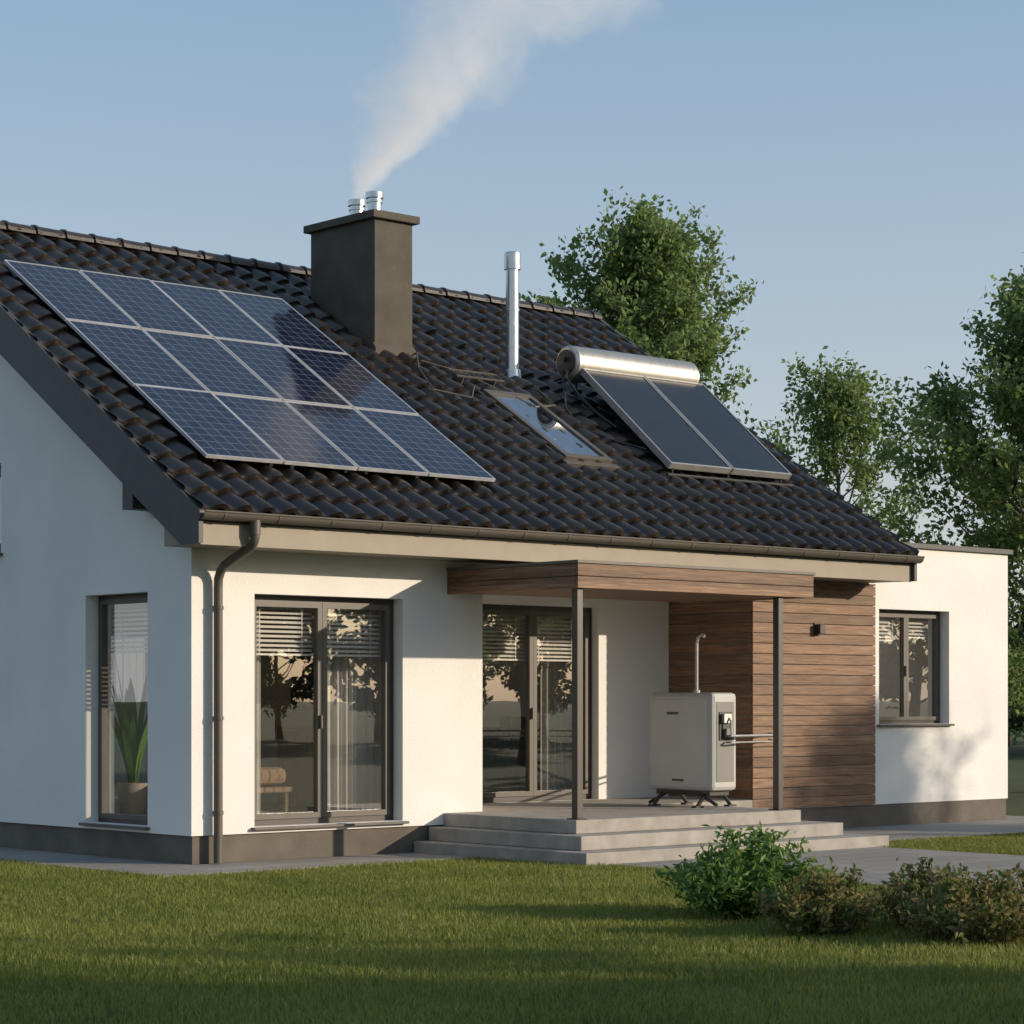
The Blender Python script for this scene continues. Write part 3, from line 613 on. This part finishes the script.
n0=N(nt,'ShaderNodeTexNoise'); n0.inputs['Scale'].default_value=1.1; n0.inputs['Detail'].default_value=3; nt.links.new(g.outputs['Position'],n0.inputs['Vector'])
vm=N(nt,'ShaderNodeVectorMath',operation='SUBTRACT'); nt.links.new(n0.outputs['Color'],vm.inputs[0]); vm.inputs[1].default_value=(.5,.5,.5)
s0=N(nt,'ShaderNodeSeparateXYZ'); nt.links.new(g.outputs['Position'],s0.inputs[0])
zz=math_n(nt,'MAXIMUM',math_n(nt,'SUBTRACT',s0.outputs[2],FZ),0.0)
vs=N(nt,'ShaderNodeVectorMath',operation='SCALE'); nt.links.new(vm.outputs[0],vs.inputs[0]); nt.links.new(math_n(nt,'MULTIPLY',zz,.85),vs.inputs['Scale'])
va=N(nt,'ShaderNodeVectorMath',operation='ADD'); nt.links.new(g.outputs['Position'],va.inputs[0]); nt.links.new(vs.outputs[0],va.inputs[1])
s1=N(nt,'ShaderNodeSeparateXYZ'); nt.links.new(va.outputs[0],s1.inputs[0])
z1_=math_n(nt,'MAXIMUM',math_n(nt,'SUBTRACT',s1.outputs[2],FZ),0.0)
so=math_n(nt,'ADD',math_n(nt,'MULTIPLY',z1_,A1),math_n(nt,'MULTIPLY',math_n(nt,'MULTIPLY',z1_,z1_),A2))
dx=math_n(nt,'SUBTRACT',math_n(nt,'SUBTRACT',s1.outputs[0],FX),math_n(nt,'MULTIPLY',so,.744))
dy=math_n(nt,'ADD',math_n(nt,'SUBTRACT',s1.outputs[1],FY),math_n(nt,'MULTIPLY',so,.668))
rr=math_n(nt,'SQRT',math_n(nt,'ADD',math_n(nt,'MULTIPLY',dx,dx),math_n(nt,'MULTIPLY',dy,dy)))
Rz=math_n(nt,'ADD',math_n(nt,'MULTIPLY',z1_,.58),.11)
q_=math_n(nt,'SUBTRACT',1.0,math_n(nt,'DIVIDE',rr,Rz))
n1=N(nt,'ShaderNodeTexNoise'); n1.inputs['Scale'].default_value=2.6; n1.inputs['Detail'].default_value=5; n1.inputs['Roughness'].default_value=.6; nt.links.new(va.outputs[0],n1.inputs['Vector'])
dn=math_n(nt,'ADD',math_n(nt,'MULTIPLY',q_,1.1),math_n(nt,'MULTIPLY',math_n(nt,'SUBTRACT',n1.outputs[0],.54),1.6),True)
fade=math_n(nt,'DIVIDE',2.6,math_n(nt,'ADD',math_n(nt,'MULTIPLY',math_n(nt,'MULTIPLY',zz,zz),.8),.45))
den=math_n(nt,'MULTIPLY',dn,fade)
nt.links.new(den,pv.inputs['Density'])
# stands in for the multiple scattering that makes steam white (the renderer does none in volumes)
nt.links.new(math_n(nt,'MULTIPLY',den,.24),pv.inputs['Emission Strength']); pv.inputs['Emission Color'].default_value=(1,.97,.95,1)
nt.links.new(pv.outputs[0],o.inputs['Volume'])
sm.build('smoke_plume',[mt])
EL=math.radians(15); sd=Vector((.61,-.79,0)).normalized()
to=Vector((sd.x*math.cos(EL),sd.y*math.cos(EL),math.sin(EL)))
sl=bpy.data.lights.new('sun','SUN'); sl.energy=4.4; sl.angle=math.radians(.5); sl.color=(1,.84,.64)
so_=bpy.data.objects.new('sun',sl); scene.collection.objects.link(so_); so_.rotation_euler=to.to_track_quat('Z','Y').to_euler(); so_.location=(20,-30,20)
w_=bpy.data.worlds.new('World'); scene.world=w_; w_.use_nodes=True; nt=w_.node_tree; bg=nt.nodes['Background']
sk=nt.nodes.new('ShaderNodeTexSky'); sk.sky_type='NISHITA'; sk.sun_disc=False; sk.sun_elevation=EL; sk.sun_rotation=math.atan2(sd.x,sd.y); sk.altitude=100; sk.air_density=1.1; sk.dust_density=1.8; sk.ozone_density=2.5
tc=nt.nodes.new('ShaderNodeTexCoord'); sp=nt.nodes.new('ShaderNodeSeparateXYZ'); nt.links.new(tc.outputs['Generated'],sp.inputs[0])
up_=math_n(nt,'MAXIMUM',sp.outputs[2],0.0)
hz=math_n(nt,'ADD',math_n(nt,'MULTIPLY',math_n(nt,'POWER',math_n(nt,'SUBTRACT',1.0,up_,True),5.0),.40),.36,True)
hc=mixcol(nt,math_n(nt,'MULTIPLY',up_,3.2,True),(5.1,4.95,4.95),(2.6,3.75,4.95))
nt.links.new(mixcol(nt,hz,sk.outputs[0],hc),bg.inputs[0]); bg.inputs[1].default_value=.15
cd=bpy.data.cameras.new('camera'); cam=bpy.data.objects.new('camera',cd); scene.collection.objects.link(cam)
cd.sensor_width=36; cd.lens=82.8; cd.shift_y=.1836; cd.clip_end=4000; cd.clip_start=.1
cam.location=(-12.63,-18.62,1.59); cam.rotation_euler=(math.radians(90),0,-math.radians(41.9)); scene.camera=cam
scene.view_settings.view_transform='Standard'
